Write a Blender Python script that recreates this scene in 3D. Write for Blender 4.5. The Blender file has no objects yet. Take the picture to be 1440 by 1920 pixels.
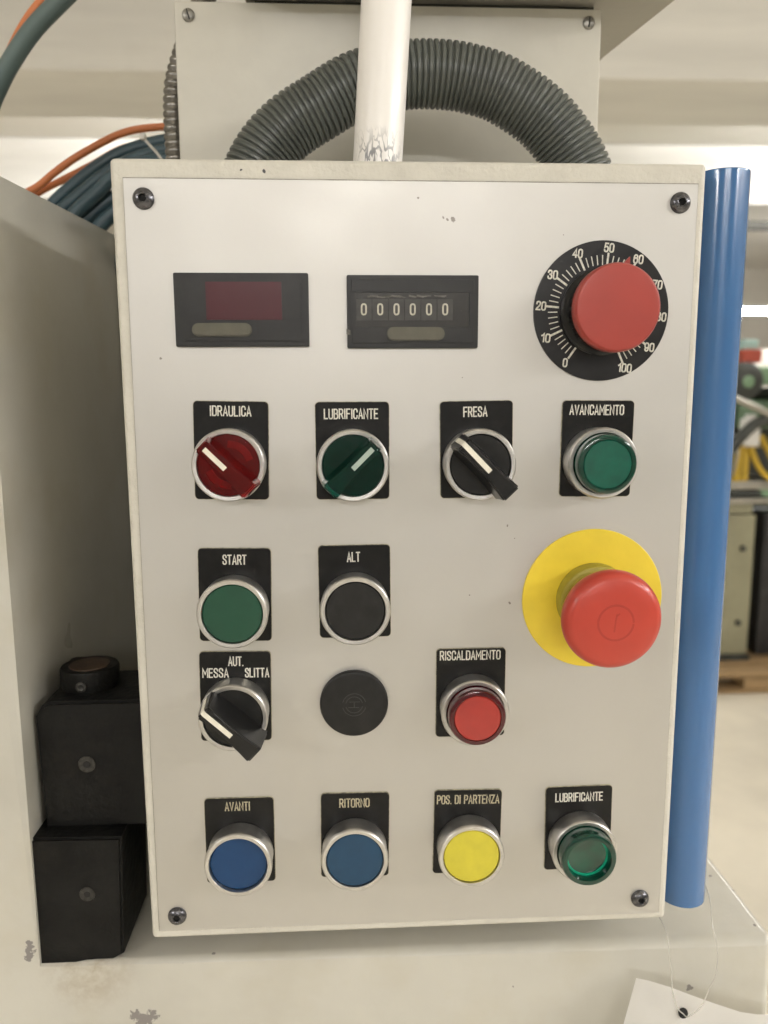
import bpy, bmesh, math, random
from mathutils import Vector, Matrix
random.seed(7)
S = 0.001                      # every measure below is in millimetres
sc = bpy.context.scene
col = sc.collection

# ------------------------------------------------------------------ camera
cam_d = bpy.data.cameras.new('camera'); cam = bpy.data.objects.new('camera', cam_d); col.objects.link(cam)
right = Vector((0.99860891, -0.05254282, -0.00441546))
down = Vector((-0.01246739, -0.15392324, -0.98800415))
fwd = Vector((0.05123288, 0.9866848, -0.15436419))
mw = Matrix.Identity(4)
for i in range(3):
    mw[i][0] = right[i]; mw[i][1] = -down[i]; mw[i][2] = -fwd[i]
mw.translation = Vector((-28.999, -324.516, 85.559)) * S
cam.matrix_world = mw
cam_d.sensor_fit = 'VERTICAL'; cam_d.sensor_height = 36; cam_d.lens = 36 * 1477.285 / 1920
cam_d.clip_start = 0.01; cam_d.clip_end = 60
cam_d.dof.use_dof = True; cam_d.dof.focus_distance = 0.325; cam_d.dof.aperture_fstop = 10.5
sc.camera = cam

# ------------------------------------------------------------------ world and exposure
w = bpy.data.worlds.new("World"); sc.world = w; w.use_nodes = True
w.node_tree.nodes['Background'].inputs[0].default_value = (1, .93, .82, 1)
w.node_tree.nodes['Background'].inputs[1].default_value = 0.3
sc.view_settings.view_transform = 'Standard'; sc.view_settings.look = 'None'
sc.view_settings.exposure = 0.0; sc.view_settings.gamma = 1
sc.cycles.use_denoising = True
sc.cycles.max_bounces = 8; sc.cycles.diffuse_bounces = 5; sc.cycles.glossy_bounces = 4
sc.cycles.transmission_bounces = 6
sc.cycles.sample_clamp_indirect = 4
TUBE = 105.0

# ------------------------------------------------------------------ materials
def N(nt, t, **k):
    n = nt.nodes.new(t)
    for a, b in k.items(): setattr(n, a, b)
    return n
def math_(nt, op, a, b=None, clamp=False):
    n = N(nt, 'ShaderNodeMath', operation=op, use_clamp=clamp)
    for i, v in enumerate((a, b)):
        if v is None: continue
        if isinstance(v, (int, float)): n.inputs[i].default_value = v
        else: nt.links.new(v, n.inputs[i])
    return n.outputs[0]
def mixc(nt, fac, a, b):
    n = N(nt, 'ShaderNodeMix', data_type='RGBA')
    for i, v in ((0, fac), (6, a), (7, b)):
        if hasattr(v, 'is_output'): nt.links.new(v, n.inputs[i])
        elif isinstance(v, (int, float)): n.inputs[i].default_value = v
        else: n.inputs[i].default_value = (*v, 1)
    return n.outputs[2]
def noise(nt, scale, detail=3, rough=.5, vec=None):
    n = N(nt, 'ShaderNodeTexNoise'); n.inputs['Scale'].default_value = scale
    n.inputs['Detail'].default_value = detail; n.inputs['Roughness'].default_value = rough
    if vec is not None: nt.links.new(vec, n.inputs['Vector'])
    return n
def ramp(nt, v, a, b):
    n = N(nt, 'ShaderNodeMapRange'); n.inputs[1].default_value = a; n.inputs[2].default_value = b
    nt.links.new(v, n.inputs[0]); return n.outputs[0]
def mat(name, color, rough=.5, metal=0, var=.06, vscale=60, bump=0, bscale=900, coat=0, spots=(), spotcol=(.05, .05, .055),
        trans=0, ior=1.5, dirt=0, dirtcol=(.2, .17, .12), stretch=None, rvar=.05, spec=.5, spotnoise=.9, extra=None):
    m = bpy.data.materials.new(name); m.use_nodes = True; nt = m.node_tree; b = nt.nodes['Principled BSDF']
    pos = N(nt, 'ShaderNodeNewGeometry').outputs['Position']
    vec = pos
    if stretch:
        mp = N(nt, 'ShaderNodeMapping'); mp.inputs['Scale'].default_value = stretch
        nt.links.new(pos, mp.inputs['Vector']); vec = mp.outputs[0]
    n1 = noise(nt, vscale, 4, .6, vec)
    dark = tuple(c * (1 - var * 2) for c in color); lite = tuple(min(1, c * (1 + var)) for c in color)
    c = mixc(nt, ramp(nt, n1.outputs[0], .3, .7), dark, lite)
    if dirt:
        n2 = noise(nt, vscale * .35, 6, .7, pos)
        c = mixc(nt, math_(nt, 'MULTIPLY', ramp(nt, n2.outputs[0], .55, .75), dirt), c, dirtcol)
    if extra: c = extra(nt, c, pos)
    if spots:
        nn = noise(nt, 420, 3, .6, pos)
        va = N(nt, 'ShaderNodeVectorMath', operation='SUBTRACT'); nt.links.new(nn.outputs['Color'], va.inputs[0]); va.inputs[1].default_value = (.5, .5, .5)
        for (x, y, z, r) in spots:
            vs = N(nt, 'ShaderNodeVectorMath', operation='SCALE'); nt.links.new(va.outputs[0], vs.inputs[0]); vs.inputs['Scale'].default_value = r * S * spotnoise * 3
            ad = N(nt, 'ShaderNodeVectorMath', operation='ADD'); nt.links.new(pos, ad.inputs[0]); nt.links.new(vs.outputs[0], ad.inputs[1])
            ds = N(nt, 'ShaderNodeVectorMath', operation='DISTANCE'); nt.links.new(ad.outputs[0], ds.inputs[0]); ds.inputs[1].default_value = (x * S, y * S, z * S)
            f = ramp(nt, ds.outputs['Value'], r * S * 1.02, r * S * .86)
            c = mixc(nt, f, c, spotcol)
    nt.links.new(c, b.inputs['Base Color'])
    b.inputs['Metallic'].default_value = metal
    nr = noise(nt, vscale * 2.3, 3, .5, vec)
    rr = N(nt, 'ShaderNodeMapRange'); rr.inputs[3].default_value = max(.02, rough - rvar); rr.inputs[4].default_value = rough + rvar
    nt.links.new(nr.outputs[0], rr.inputs[0]); nt.links.new(rr.outputs[0], b.inputs['Roughness'])
    b.inputs['Coat Weight'].default_value = coat; b.inputs['Coat Roughness'].default_value = .08
    b.inputs['Transmission Weight'].default_value = trans; b.inputs['IOR'].default_value = ior
    b.inputs['Specular IOR Level'].default_value = spec
    if bump:
        nb = noise(nt, bscale, 3, .55, vec)
        bp = N(nt, 'ShaderNodeBump'); bp.inputs['Strength'].default_value = bump; bp.inputs['Distance'].default_value = .0006
        nt.links.new(nb.outputs[0], bp.inputs['Height']); nt.links.new(bp.outputs[0], b.inputs['Normal'])
    return m
def emis(name, color, s):
    m = bpy.data.materials.new(name); m.use_nodes = True; b = m.node_tree.nodes['Principled BSDF']
    b.inputs['Base Color'].default_value = (*color, 1); b.inputs['Emission Color'].default_value = (*color, 1); b.inputs['Emission Strength'].default_value = s
    return m

def pole_grime(nt, c, pos):
    sep = N(nt, 'ShaderNodeSeparateXYZ'); nt.links.new(pos, sep.inputs[0])
    near = ramp(nt, sep.outputs[2], .1915, .181)
    sx = ramp(nt, math_(nt, 'ABSOLUTE', math_(nt, 'ADD', sep.outputs[0], .0128)), .0100, .0055)
    mp_ = N(nt, 'ShaderNodeMapping'); mp_.inputs['Scale'].default_value = (1, 1, .38); mp_.inputs['Rotation'].default_value = (0, .35, 0)
    nt.links.new(pos, mp_.inputs['Vector']); mpv = mp_.outputs[0]
    ln = math_(nt, 'ABSOLUTE', math_(nt, 'SUBTRACT', noise(nt, 210, 2, .5, mpv).outputs[0], .5))
    ln2 = math_(nt, 'ABSOLUTE', math_(nt, 'SUBTRACT', noise(nt, 330, 2, .5, mpv).outputs[0], .47))
    f = math_(nt, 'MAXIMUM', ramp(nt, ln, .034, .014), ramp(nt, ln2, .03, .012))
    f = math_(nt, 'MULTIPLY', math_(nt, 'MULTIPLY', f, near), sx, True)
    return mixc(nt, math_(nt, 'MULTIPLY', f, .8), c, (.10, .105, .12))
    wv = N(nt, 'ShaderNodeTexWave', bands_direction='X'); wv.inputs['Scale'].default_value = 190; wv.inputs['Distortion'].default_value = 9
    wv.inputs['Detail'].default_value = 3; wv.inputs['Detail Scale'].default_value = 1.1
    nt.links.new(pos, wv.inputs['Vector'])
    bl = ramp(nt, noise(nt, 260, 3, .6, pos).outputs[0], .40, .58)
    f = math_(nt, 'MULTIPLY', math_(nt, 'MULTIPLY', ramp(nt, wv.outputs[0], .38, .62), near), bl)
    return mixc(nt, math_(nt, 'MULTIPLY', f, .85), c, (.07, .07, .08))
def rust_edge(nt, c, pos):
    sep = N(nt, 'ShaderNodeSeparateXYZ'); nt.links.new(pos, sep.inputs[0])
    ds = N(nt, 'ShaderNodeVectorMath', operation='DISTANCE'); nt.links.new(pos, ds.inputs[0]); ds.inputs[1].default_value = (-.150, .016, -.179)
    nn = noise(nt, 130, 5, .7, pos)
    f = math_(nt, 'MULTIPLY', ramp(nt, ds.outputs['Value'], .026, .006), ramp(nt, nn.outputs[0], .38, .62))
    c = mixc(nt, math_(nt, 'MULTIPLY', f, .42), c, (.22, .14, .06))
    st = noise(nt, 22, 4, .6, pos)
    return mixc(nt, math_(nt, 'MULTIPLY', ramp(nt, st.outputs[0], .5, .8), .30), c, (.42, .36, .22))

CREAM = (.60, .565, .46)
M = {}
M['housing'] = mat('cream_textured_paint', (.62, .60, .53), .42, bump=.8, bscale=420, dirt=.2, var=.04,
                   spots=[(113.4, 0, -136, 1.0), (-58.2, 0, 169.2, .7), (-67, 0, 169.6, .5)])
M['plate'] = mat('satin_white_plate', (.585, .575, .548), .45, metal=.78, dirt=.10, dirtcol=(.40, .38, .33), var=.02, vscale=11, bump=.05, bscale=500, rvar=.09,
                 spots=[(13.4, -1, 151.8, .55), (15.6, -1, 151.4, 1.1), (11.8, -1, 152.2, .5), (1.7, -1, 159.6, .45), (24.2, -1, -1.4, .35), (39.7, -1, 28.4, .5), (41.5, -1, -5.2, .6), (43, -1, 23, .3),
                        (-101, -1, 98, .45), (60, -1, 146, .25), (36, -1, 64, .5), (37, -1, 62.6, .3), (38, -1, 40, .4), (20, -1, 90, .25)], spotcol=(.26, .24, .22))
M['machine'] = mat('cream_machine_enamel', (.545, .53, .47), .30, bump=.22, bscale=160, var=.05, vscale=9, dirt=.2, coat=.15, extra=rust_edge,
                   spots=[(-176, 11, -169.2, 2.6), (-176.5, 11, -173, 2.0), (-129.5, 11, -205.8, 3.2), (-122, 11, -205.6, 3.4), (-126, 11, -208, 3.6), (136.3, 11, -203.6, 1.8), (-108.1, 9.5, -178, 1.7), (-93.1, 15.3, -178, .9),
                          (168.6, 60.2, -178, 1.1), (176, 48, -178, 1.4), (142.8, 60.3, -178, 1.3), (22.1, 11, -178.6, 1.0), (25.2, 11, -178.4, .8), (49.6, 11, -198.8, .5), (-176, 11, -166, 1.6), (172, 20, -178, .8), (178, 34, -179, 1.0)],
                   spotcol=(.22, .205, .195))
M['cabinet'] = mat('grey_cabinet_paint', (.64, .62, .545), .42, bump=.12, bscale=300, var=.04, vscale=20, dirt=.12)
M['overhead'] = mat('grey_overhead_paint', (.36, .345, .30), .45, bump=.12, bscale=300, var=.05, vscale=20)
M['seam'] = mat('grimy_plate_edge', (.30, .28, .235), .7, var=.3, vscale=90)
M['gap'] = mat('dark_seam', (.06, .06, .05), .7)
M['legend'] = mat('black_engraving_laminate', (.008, .008, .008), .30, spec=.22, var=.15, vscale=300, dirt=.12, dirtcol=(.05, .048, .04), bump=.04, coat=.05)
M['core'] = mat('pale_laminate_core', (.42, .39, .28), .6, var=.3, vscale=500)
M['letter'] = mat('engraved_letter_fill', (.74, .72, .64), .6, var=.15, vscale=900)
M['letter_old'] = mat('yellowed_letter_fill', (.50, .45, .31), .6, var=.2, vscale=900)
M['white_fill'] = mat('white_pointer_fill', (.80, .77, .66), .45, var=.05, vscale=400)
M['green_white'] = mat('greenish_pointer_fill', (.36, .44, .39), .45, var=.05)
M['mark'] = mat('moulded_mark', (.035, .035, .033), .5)
M['chrome'] = mat('satin_chrome', (.66, .65, .63), .36, metal=1, var=.06, vscale=200, bump=.05, bscale=900)
M['blackp'] = mat('black_plastic', (.010, .010, .010), .28, spec=.35, var=.1, vscale=200, dirt=.04, dirtcol=(.05, .047, .04), bump=0, rvar=.01)
M['blackm'] = mat('matt_black_plastic', (.012, .012, .0115), .5, spec=.3, var=.2, vscale=200, dirt=.15, dirtcol=(.05, .047, .04), bump=.06, bscale=1500)
M['frame'] = mat('charcoal_frame', (.016, .016, .016), .38, spec=.35, var=.1, vscale=200, dirt=.2, dirtcol=(.055, .053, .045))
M['green_cap'] = mat('green_cap', (.009, .058, .032), .38, spec=.4, var=.05, vscale=150, bump=.05, coat=.1)
M['blue_cap'] = mat('blue_cap', (.003, .040, .125), .35, spec=.35, var=.05, vscale=150, bump=.05, coat=.1)
M['blue_cap2'] = mat('faded_blue_cap', (.014, .052, .105), .42, spec=.35, var=.05, vscale=150, bump=.05)
M['yellow_cap'] = mat('yellow_cap', (.58, .51, .04), .4, var=.04, vscale=150, bump=.05)
M['green_lens'] = mat('green_lens_shell', (.0, .055, .032), .12, trans=.4, var=.05, coat=.3)
M['green_disc'] = mat('green_lens_face', (.0, .085, .055), .22, var=.14, vscale=75, coat=.6)
M['green_clear'] = mat('green_clear_face', (.0, .09, .05), .15, trans=.3, var=.35, vscale=110, coat=.6)
M['green_rim'] = mat('green_lens_bright_rim', (.01, .34, .20), .25, var=.2, vscale=150)
M['red_lens'] = mat('red_lens_shell', (.085, .0, .004), .12, trans=.35, var=.05, coat=.3)
M['red_disc'] = mat('red_lens_face', (.34, .020, .014), .3, var=.06, vscale=90, coat=.5)
M['red_clear'] = mat('red_clear_plastic', (.52, .028, .030), .10, trans=.9, ior=1.35, var=.08, vscale=120, spec=.35)
M['red_under'] = mat('red_inner_disc', (.34, .010, .012), .4, var=.3, vscale=110)
M['red_glow'] = mat('red_painted_glow', (.85, .035, .025), .4, var=.15, vscale=200)  # brighter red put in for glow within the clear plastic
M['green_sel'] = mat('green_clear_plastic', (.012, .16, .11), .10, trans=.9, ior=1.35, var=.08, vscale=120, spec=.35)
M['green_under'] = mat('green_inner_disc', (.008, .12, .075), .4, var=.3, vscale=110)
M['red_knob'] = mat('red_knob_cap', (.33, .045, .034), .36, var=.04, vscale=60, bump=.04, dirt=.08, dirtcol=(.3, .06, .04))
M['estop'] = mat('red_mushroom', (.44, .044, .026), .36, var=.04, vscale=60, bump=.05, coat=.1)
M['estop_line'] = mat('darkened_red_groove', (.34, .028, .016), .6)
M['yellow'] = mat('yellow_disc', (.78, .60, .045), .42, var=.03, vscale=80, bump=.03)
M['shaded_yellow'] = mat('shaded_yellow_collar', (.34, .29, .035), .45, var=.08)  # collar is yellow; the shade on it is mixed into this colour
M['pill'] = mat('olive_button', (.085, .080, .055), .40, var=.08, vscale=200)
M['redwin'] = mat('dark_red_window', (.050, .006, .010), .30, var=.02, vscale=40, spec=.35)
M['smoke'] = mat('smoked_window', (.022, .021, .019), .25, spec=.35, var=.1, vscale=150, dirt=.3, dirtcol=(.05, .047, .04), coat=.2)
M['wheel'] = mat('counter_wheel', (.035, .034, .031), .45, var=.2, vscale=300)
M['digit'] = mat('counter_digit', (.52, .50, .42), .5, var=.1, vscale=600)
M['dust'] = mat('dust_smear', (.13, .125, .11), .8, var=.3, vscale=800)
M['dial'] = mat('black_dial', (.011, .011, .012), .33, spec=.35, var=.15, vscale=200, dirt=.12, dirtcol=(.045, .043, .04))
M['screwb'] = mat('black_oxide_screw', (.13, .13, .14), .26, metal=.85, var=.2, vscale=500, bump=.1)
M['screwd'] = mat('darkened_screw', (.055, .053, .048), .4, metal=.6, var=.3, vscale=500, bump=.2)
M['screwz'] = mat('zinc_screw', (.30, .29, .26), .36, metal=.8, var=.2, vscale=500, bump=.2)
M['hole'] = mat('dark_socket', (.008, .008, .008), .8)
M['burn'] = mat('blackened_steel', (.0055, .0055, .005), .55, spec=.2, metal=0, var=.35, vscale=60, bump=1.0, bscale=220, dirt=.25, dirtcol=(.03, .024, .016))
M['brown'] = mat('browned_steel_top', (.055, .032, .020), .5, metal=.3, var=.3, vscale=150, bump=.2)
M['pole'] = mat('white_gloss_pole', (.88, .86, .83), .34, var=.01, coat=.1, extra=pole_grime)
M['pipe'] = mat('blue_gloss_pipe', (.045, .135, .315), .20, var=.04, vscale=40, bump=.10, bscale=130, coat=.35, stretch=(1, 1, .12), dirt=.06, dirtcol=(.1, .2, .4))
M['hose'] = mat('grey_green_conduit', (.095, .105, .095), .33, var=.08, vscale=60, bump=.06)
M['spiral'] = mat('steel_spiral_conduit', (.26, .25, .23), .33, metal=.85, var=.15, vscale=200)
M['teal'] = mat('teal_hose', (.045, .085, .105), .42, var=.12, vscale=20, bump=.08, stretch=(1, 1, 1))
M['teal2'] = mat('grey_teal_hose', (.10, .145, .14), .45, var=.12, vscale=20, bump=.08)
M['orange'] = mat('orange_cable', (.62, .20, .07), .45, var=.08, vscale=20)
M['white_nylon'] = mat('white_nylon', (.72, .70, .64), .4)
M['clear_nylon'] = mat('clear_nylon', (.88, .86, .80), .2, trans=.55)
M['paper'] = mat('white_card', (.87, .855, .82), .65, var=.01, vscale=40)
M['wall'] = mat('white_plaster', (.80, .775, .72), .8, var=.03, vscale=1.5, bump=.1, bscale=30)
M['ceiling'] = mat('white_ceiling', (.84, .82, .77), .8, var=.02, vscale=1.0)
M['rear'] = mat('grey_painted_rear_wall', (.34, .335, .32), .8, var=.05, vscale=1.2)
M['beam'] = mat('grey_concrete_beam', (.78, .77, .73), .8, var=.07, vscale=2.5, bump=.3, bscale=20, dirt=.3, dirtcol=(.55, .52, .46), stretch=(.25, 1, 3))
M['floor'] = mat('worn_concrete_floor', (.70, .65, .54), .5, var=.10, vscale=1.6, bump=.1, bscale=15, dirt=.35, dirtcol=(.24, .20, .14))
M['mgreen'] = mat('green_machine_paint', (.22, .36, .22), .4, var=.12, vscale=8)
M['mdark'] = mat('dark_machine_iron', (.05, .055, .05), .5, var=.3, vscale=12)
M['mgrey'] = mat('grey_green_cabinet', (.32, .31, .21), .45, var=.08, vscale=5, dirt=.3, dirtcol=(.15, .14, .10))
M['steel'] = mat('bright_steel', (.55, .53, .48), .3, metal=.9, var=.15, vscale=8)
M['wood'] = mat('pallet_wood', (.36, .24, .12), .7, var=.2, vscale=12, stretch=(.2, 1, 3))
M['yellowp'] = mat('yellow_machine_part', (.62, .42, .04), .45, var=.15, vscale=12)
M['redp'] = mat('red_machine_part', (.42, .07, .04), .45)
M['cyanp'] = mat('pale_cyan_part', (.42, .62, .60), .5)
M['black'] = mat('black_bin', (.025, .025, .028), .5, var=.3, vscale=10)
M['fixture'] = mat('white_fixture', (.75, .74, .70), .5)
M['tube'] = emis('fluorescent_tube', (1, .972, .95), TUBE)

# ------------------------------------------------------------------ builders
def link(name, me, m, parent=None, loc=(0, 0, 0), smooth=False, rot=None):
    o = bpy.data.objects.new(name, me); col.objects.link(o)
    if not me.materials:
        for x in (m if isinstance(m, (list, tuple)) else [m]): me.materials.append(x)
    if smooth:
        for p in me.polygons: p.use_smooth = True
        try: me.set_sharp_from_angle(angle=math.radians(38))
        except Exception: pass
        if len(me.vertices) < 6000:
            wn = o.modifiers.new('weighted_normal', 'WEIGHTED_NORMAL'); wn.keep_sharp = True
    o.location = Vector(loc) * S
    if rot: o.rotation_euler = rot
    if parent: o.parent = parent
    return o
def bm_obj(name, bm, m, parent=None, loc=(0, 0, 0), smooth=False, rot=None):
    me = bpy.data.meshes.new(name)
    bmesh.ops.recalc_face_normals(bm, faces=bm.faces)
    bmesh.ops.scale(bm, vec=(S, S, S), verts=bm.verts); bm.to_mesh(me); bm.free()
    return link(name, me, m, parent, loc, smooth, rot)
def empty(name, loc, label, cat, group=None, kind=None):
    o = bpy.data.objects.new(name, None); col.objects.link(o); o.location = Vector(loc) * S; o.empty_display_size = .01
    return tag(o, label, cat, group, kind)
def tag(o, label=None, cat=None, group=None, kind=None):
    if label: o['label'] = label
    if cat: o['category'] = cat
    if group: o['group'] = group
    if kind: o['kind'] = kind
    return o
def box(bm, x0, x1, y0, y1, z0, z1, bev=0, seg=2, mi=0):
    r = bmesh.ops.create_cube(bm, size=1)
    for v in r['verts']:
        v.co = Vector(((x0 + x1) / 2 + v.co.x * (x1 - x0), (y0 + y1) / 2 + v.co.y * (y1 - y0), (z0 + z1) / 2 + v.co.z * (z1 - z0)))
    fs = {f for v in r['verts'] for f in v.link_faces}
    for f in fs: f.material_index = mi
    if bev:
        es = list({e for v in r['verts'] for e in v.link_edges})
        b = bmesh.ops.bevel(bm, geom=es, offset=bev, segments=seg, profile=.5, affect='EDGES')
        for f in b['faces']: f.material_index = mi
def B(name, dims, m, parent=None, loc=(0, 0, 0), bev=0, seg=2, rot=None, smooth=True):
    bm = bmesh.new(); box(bm, *dims, bev=bev, seg=seg)
    return bm_obj(name, bm, m, parent, loc, smooth and bev > 0, rot)
def lathe(bm, prof, seg=64, cx=0, cz=0, closed=False, mi=0):
    """profile of (radius, height towards the viewer) turned about an axis along -Y"""
    rings = []
    for r, h in prof:
        if r < 1e-6: rings.append([bm.verts.new((cx, -h, cz))])
        else: rings.append([bm.verts.new((cx + r * math.cos(2 * math.pi * i / seg), -h, cz + r * math.sin(2 * math.pi * i / seg))) for i in range(seg)])
    pr = list(zip(rings, rings[1:])) + ([(rings[-1], rings[0])] if closed else [])
    for a, b in pr:
        for i in range(seg):
            j = (i + 1) % seg
            if len(a) == 1 and len(b) == 1: continue
            if len(a) == 1: f = bm.faces.new((a[0], b[i], b[j]))
            elif len(b) == 1: f = bm.faces.new((a[i], b[0], a[j]))
            else: f = bm.faces.new((a[i], b[i], b[j], a[j]))
            f.material_index = mi
def LT(name, prof, m, parent=None, loc=(0, 0, 0), seg=64, closed=False):
    bm = bmesh.new(); lathe(bm, prof, seg, closed=closed)
    return bm_obj(name, bm, m, parent, loc, True)
def crom(P, n):
    P = [Vector(p) for p in P]; Q = [P[0] * 2 - P[1]] + P + [P[-1] * 2 - P[-2]]; out = []
    for i in range(1, len(Q) - 2):
        for k in range(n):
            t = k / n; a, b, c, d = Q[i - 1], Q[i], Q[i + 1], Q[i + 2]
            out.append(.5 * ((2 * b) + (c - a) * t + (2 * a - 5 * b + 4 * c - d) * t * t + (3 * b - a - 3 * c + d) * t ** 3))
    out.append(P[-1]); return out
def resample(P, step):
    out = [P[0].copy()]; acc = 0
    for a, b in zip(P, P[1:]):
        L = (b - a).length; t = step - acc
        while t <= L:
            out.append(a + (b - a) * (t / L)); t += step
        acc = L - (t - step)
    return out
def sweep(bm, P, rad, seg=16, caps=True):
    """tube along a path; rad is a number or a function of the step index"""
    up = Vector((0, 1, 0)); rings = []
    prev = None
    for i, p in enumerate(P):
        t = (P[min(i + 1, len(P) - 1)] - P[max(i - 1, 0)]).normalized()
        if prev is None:
            u = t.cross(up)
            if u.length < .1: u = t.cross(Vector((1, 0, 0)))
        else: u = prev - t * prev.dot(t)
        u.normalize(); prev = u; v = t.cross(u)
        r = rad(i) if callable(rad) else rad
        rings.append([bm.verts.new(p + (u * math.cos(2 * math.pi * k / seg) + v * math.sin(2 * math.pi * k / seg)) * r) for k in range(seg)])
    for a, b in zip(rings, rings[1:]):
        for i in range(seg): bm.faces.new((a[i], a[(i + 1) % seg], b[(i + 1) % seg], b[i]))
    if caps: bm.faces.new(rings[0]); bm.faces.new(rings[-1])
def T(name, P, rad, m, parent=None, loc=(0, 0, 0), seg=16, n=8):
    o = Vector(loc); bm = bmesh.new(); sweep(bm, [p - o for p in crom(P, n)], rad, seg)
    return bm_obj(name, bm, m, parent, loc, True)
def prism(bm, pts, y0, y1, mi=0):
    """polygon in X,Z pulled from y0 to y1"""
    a = [bm.verts.new((x, y0, z)) for x, z in pts]; b = [bm.verts.new((x, y1, z)) for x, z in pts]
    fs = [bm.faces.new(a), bm.faces.new(list(reversed(b)))] + [bm.faces.new((a[i], a[(i + 1) % len(a)], b[(i + 1) % len(a)], b[i])) for i in range(len(a))]
    for f in fs: f.material_index = mi
    bmesh.ops.recalc_face_normals(bm, faces=fs)
    return a, b
def rrect(w, h, r, n=5):
    out = []
    for cx, cz, a0 in ((w / 2 - r, h / 2 - r, 0), (-w / 2 + r, h / 2 - r, 90), (-w / 2 + r, -h / 2 + r, 180), (w / 2 - r, -h / 2 + r, 270)):
        for k in range(n + 1):
            a = math.radians(a0 + 90 * k / n); out.append((cx + r * math.cos(a), cz + r * math.sin(a)))
    return out
def plaque(name, w, h, r, t, m, parent=None, loc=(0, 0, 0), rot=None, bev=.25, y=0):
    bm = bmesh.new(); a, b = prism(bm, rrect(w, h, r), y - t, y)
    es = [e for e in bm.edges if all(abs(v.co.y - (y - t)) < 1e-6 for v in e.verts)]
    bmesh.ops.bevel(bm, geom=es, offset=bev, segments=2, affect='EDGES')
    return bm_obj(name, bm, m, parent, loc, True, rot)

# ------------------------------------------------------------------ engraved stroke lettering
G = {
 'A': (.52, [[(0, 0), (.26, 1), (.52, 0)], [(.09, .3), (.43, .3)]]),
 'B': (.5, [[(.25, .53), (0, .53), (0, 0), (.33, 0), (.48, .1), (.5, .3), (.46, .45), (.3, .53), (.42, .6), (.46, .75), (.43, .9), (.3, 1), (0, 1), (0, .56)]]),
 'C': (.48, [[(.48, .7), (.48, .85), (.36, 1), (.12, 1), (0, .85), (0, .15), (.12, 0), (.36, 0), (.48, .15), (.48, .3)]]),
 'D': (.5, [[(.02, 0), (0, .03), (0, 1), (.33, 1), (.46, .92), (.5, .78), (.5, .22), (.46, .08), (.33, 0), (.05, 0)]]),
 'E': (.45, [[(.45, 1), (0, 1), (0, 0), (.45, 0)], [(.06, .52), (.38, .52)]]),
 'F': (.45, [[(.45, 1), (0, 1), (0, 0)], [(.06, .52), (.38, .52)]]),
 'I': (.08, [[(.04, 0), (.04, 1)]]),
 'L': (.43, [[(0, 1), (0, 0), (.43, 0)]]),
 'M': (.64, [[(0, 0), (0, 1), (.32, .35), (.64, 1), (.64, 0)]]),
 'N': (.52, [[(0, 0), (0, 1), (.52, 0), (.52, 1)]]),
 'O': (.5, [[(.13, 0), (0, .14), (0, .86), (.13, 1), (.37, 1), (.5, .86), (.5, .14), (.37, 0), (.16, 0)]]),
 'P': (.48, [[(0, 0), (0, 1), (.34, 1), (.46, .9), (.48, .72), (.45, .55), (.34, .45), (.06, .45)]]),
 'R': (.5, [[(0, 0), (0, 1), (.34, 1), (.46, .9), (.48, .74), (.45, .58), (.34, .48), (.06, .48)], [(.3, .44), (.5, 0)]]),
 'S': (.48, [[(.47, .75), (.45, .9), (.34, 1), (.14, 1), (.02, .9), (.02, .7), (.12, .58), (.36, .45), (.47, .32), (.47, .12), (.34, 0), (.13, 0), (.01, .1), (0, .26)]]),
 'T': (.5, [[(0, 1), (.5, 1)], [(.25, .94), (.25, 0)]]),
 'U': (.5, [[(0, 1), (0, .15), (.13, 0), (.37, 0), (.5, .15), (.5, 1)]]),
 'V': (.52, [[(0, 1), (.26, 0), (.52, 1)]]),
 'Z': (.48, [[(0, 1), (.48, 1), (0, 0), (.48, 0)]]),
 '.': (.04, [[(0, 0), (.04, 0)]]),
 ' ': (.22, []),
 '0': (.5, [[(.16, 0), (.05, .07), (0, .22), (0, .78), (.05, .93), (.16, 1), (.34, 1), (.45, .93), (.5, .78), (.5, .22), (.45, .07), (.34, 0), (.19, 0)]]),
 '1': (.28, [[(0, .76), (.12, .82), (.26, 1), (.26, 0)]]),
 '2': (.5, [[(0, .72), (.03, .9), (.14, 1), (.36, 1), (.48, .9), (.5, .72), (.4, .5), (.05, .14), (0, 0), (.5, 0)]]),
 '3': (.5, [[(0, .76), (.05, .93), (.16, 1), (.34, 1), (.46, .9), (.46, .65), (.34, .54), (.2, .53)], [(.32, .50), (.45, .43), (.5, .3), (.48, .12), (.36, 0), (.14, 0), (.03, .08), (0, .25)]]),
 '4': (.52, [[(.40, 0), (.40, 1), (0, .26), (.34, .26)], [(.44, .26), (.54, .26)]]),
 '5': (.5, [[(.46, 1), (.08, 1), (.03, .52), (.16, .62), (.34, .62), (.46, .5), (.5, .32), (.46, .12), (.34, 0), (.14, 0), (.03, .08), (0, .22)]]),
 '6': (.5, [[(.47, .78), (.42, .94), (.3, 1), (.18, 1), (.06, .88), (0, .6), (0, .22), (.06, .07), (.17, 0), (.34, 0), (.45, .08), (.5, .22), (.5, .42), (.44, .56), (.33, .62), (.16, .62), (.05, .52)]]),
 '7': (.5, [[(0, 1), (.5, 1), (.3, .5), (.16, 0)]]),
 '8': (.5, [[(.18, .53), (.06, .62), (.04, .85), (.15, 1), (.35, 1), (.46, .85), (.44, .62), (.32, .53), (.46, .42), (.5, .2), (.4, .03), (.3, 0), (.2, 0), (.1, .03), (0, .2), (.04, .42), (.16, .51)]]),
 '9': (.5, [[(.03, .22), (.08, .06), (.2, 0), (.32, 0), (.44, .12), (.5, .4), (.5, .78), (.44, .93), (.33, 1), (.16, 1), (.05, .92), (0, .78), (0, .58), (.06, .44), (.17, .38), (.34, .38), (.45, .48)]]),
}
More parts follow.
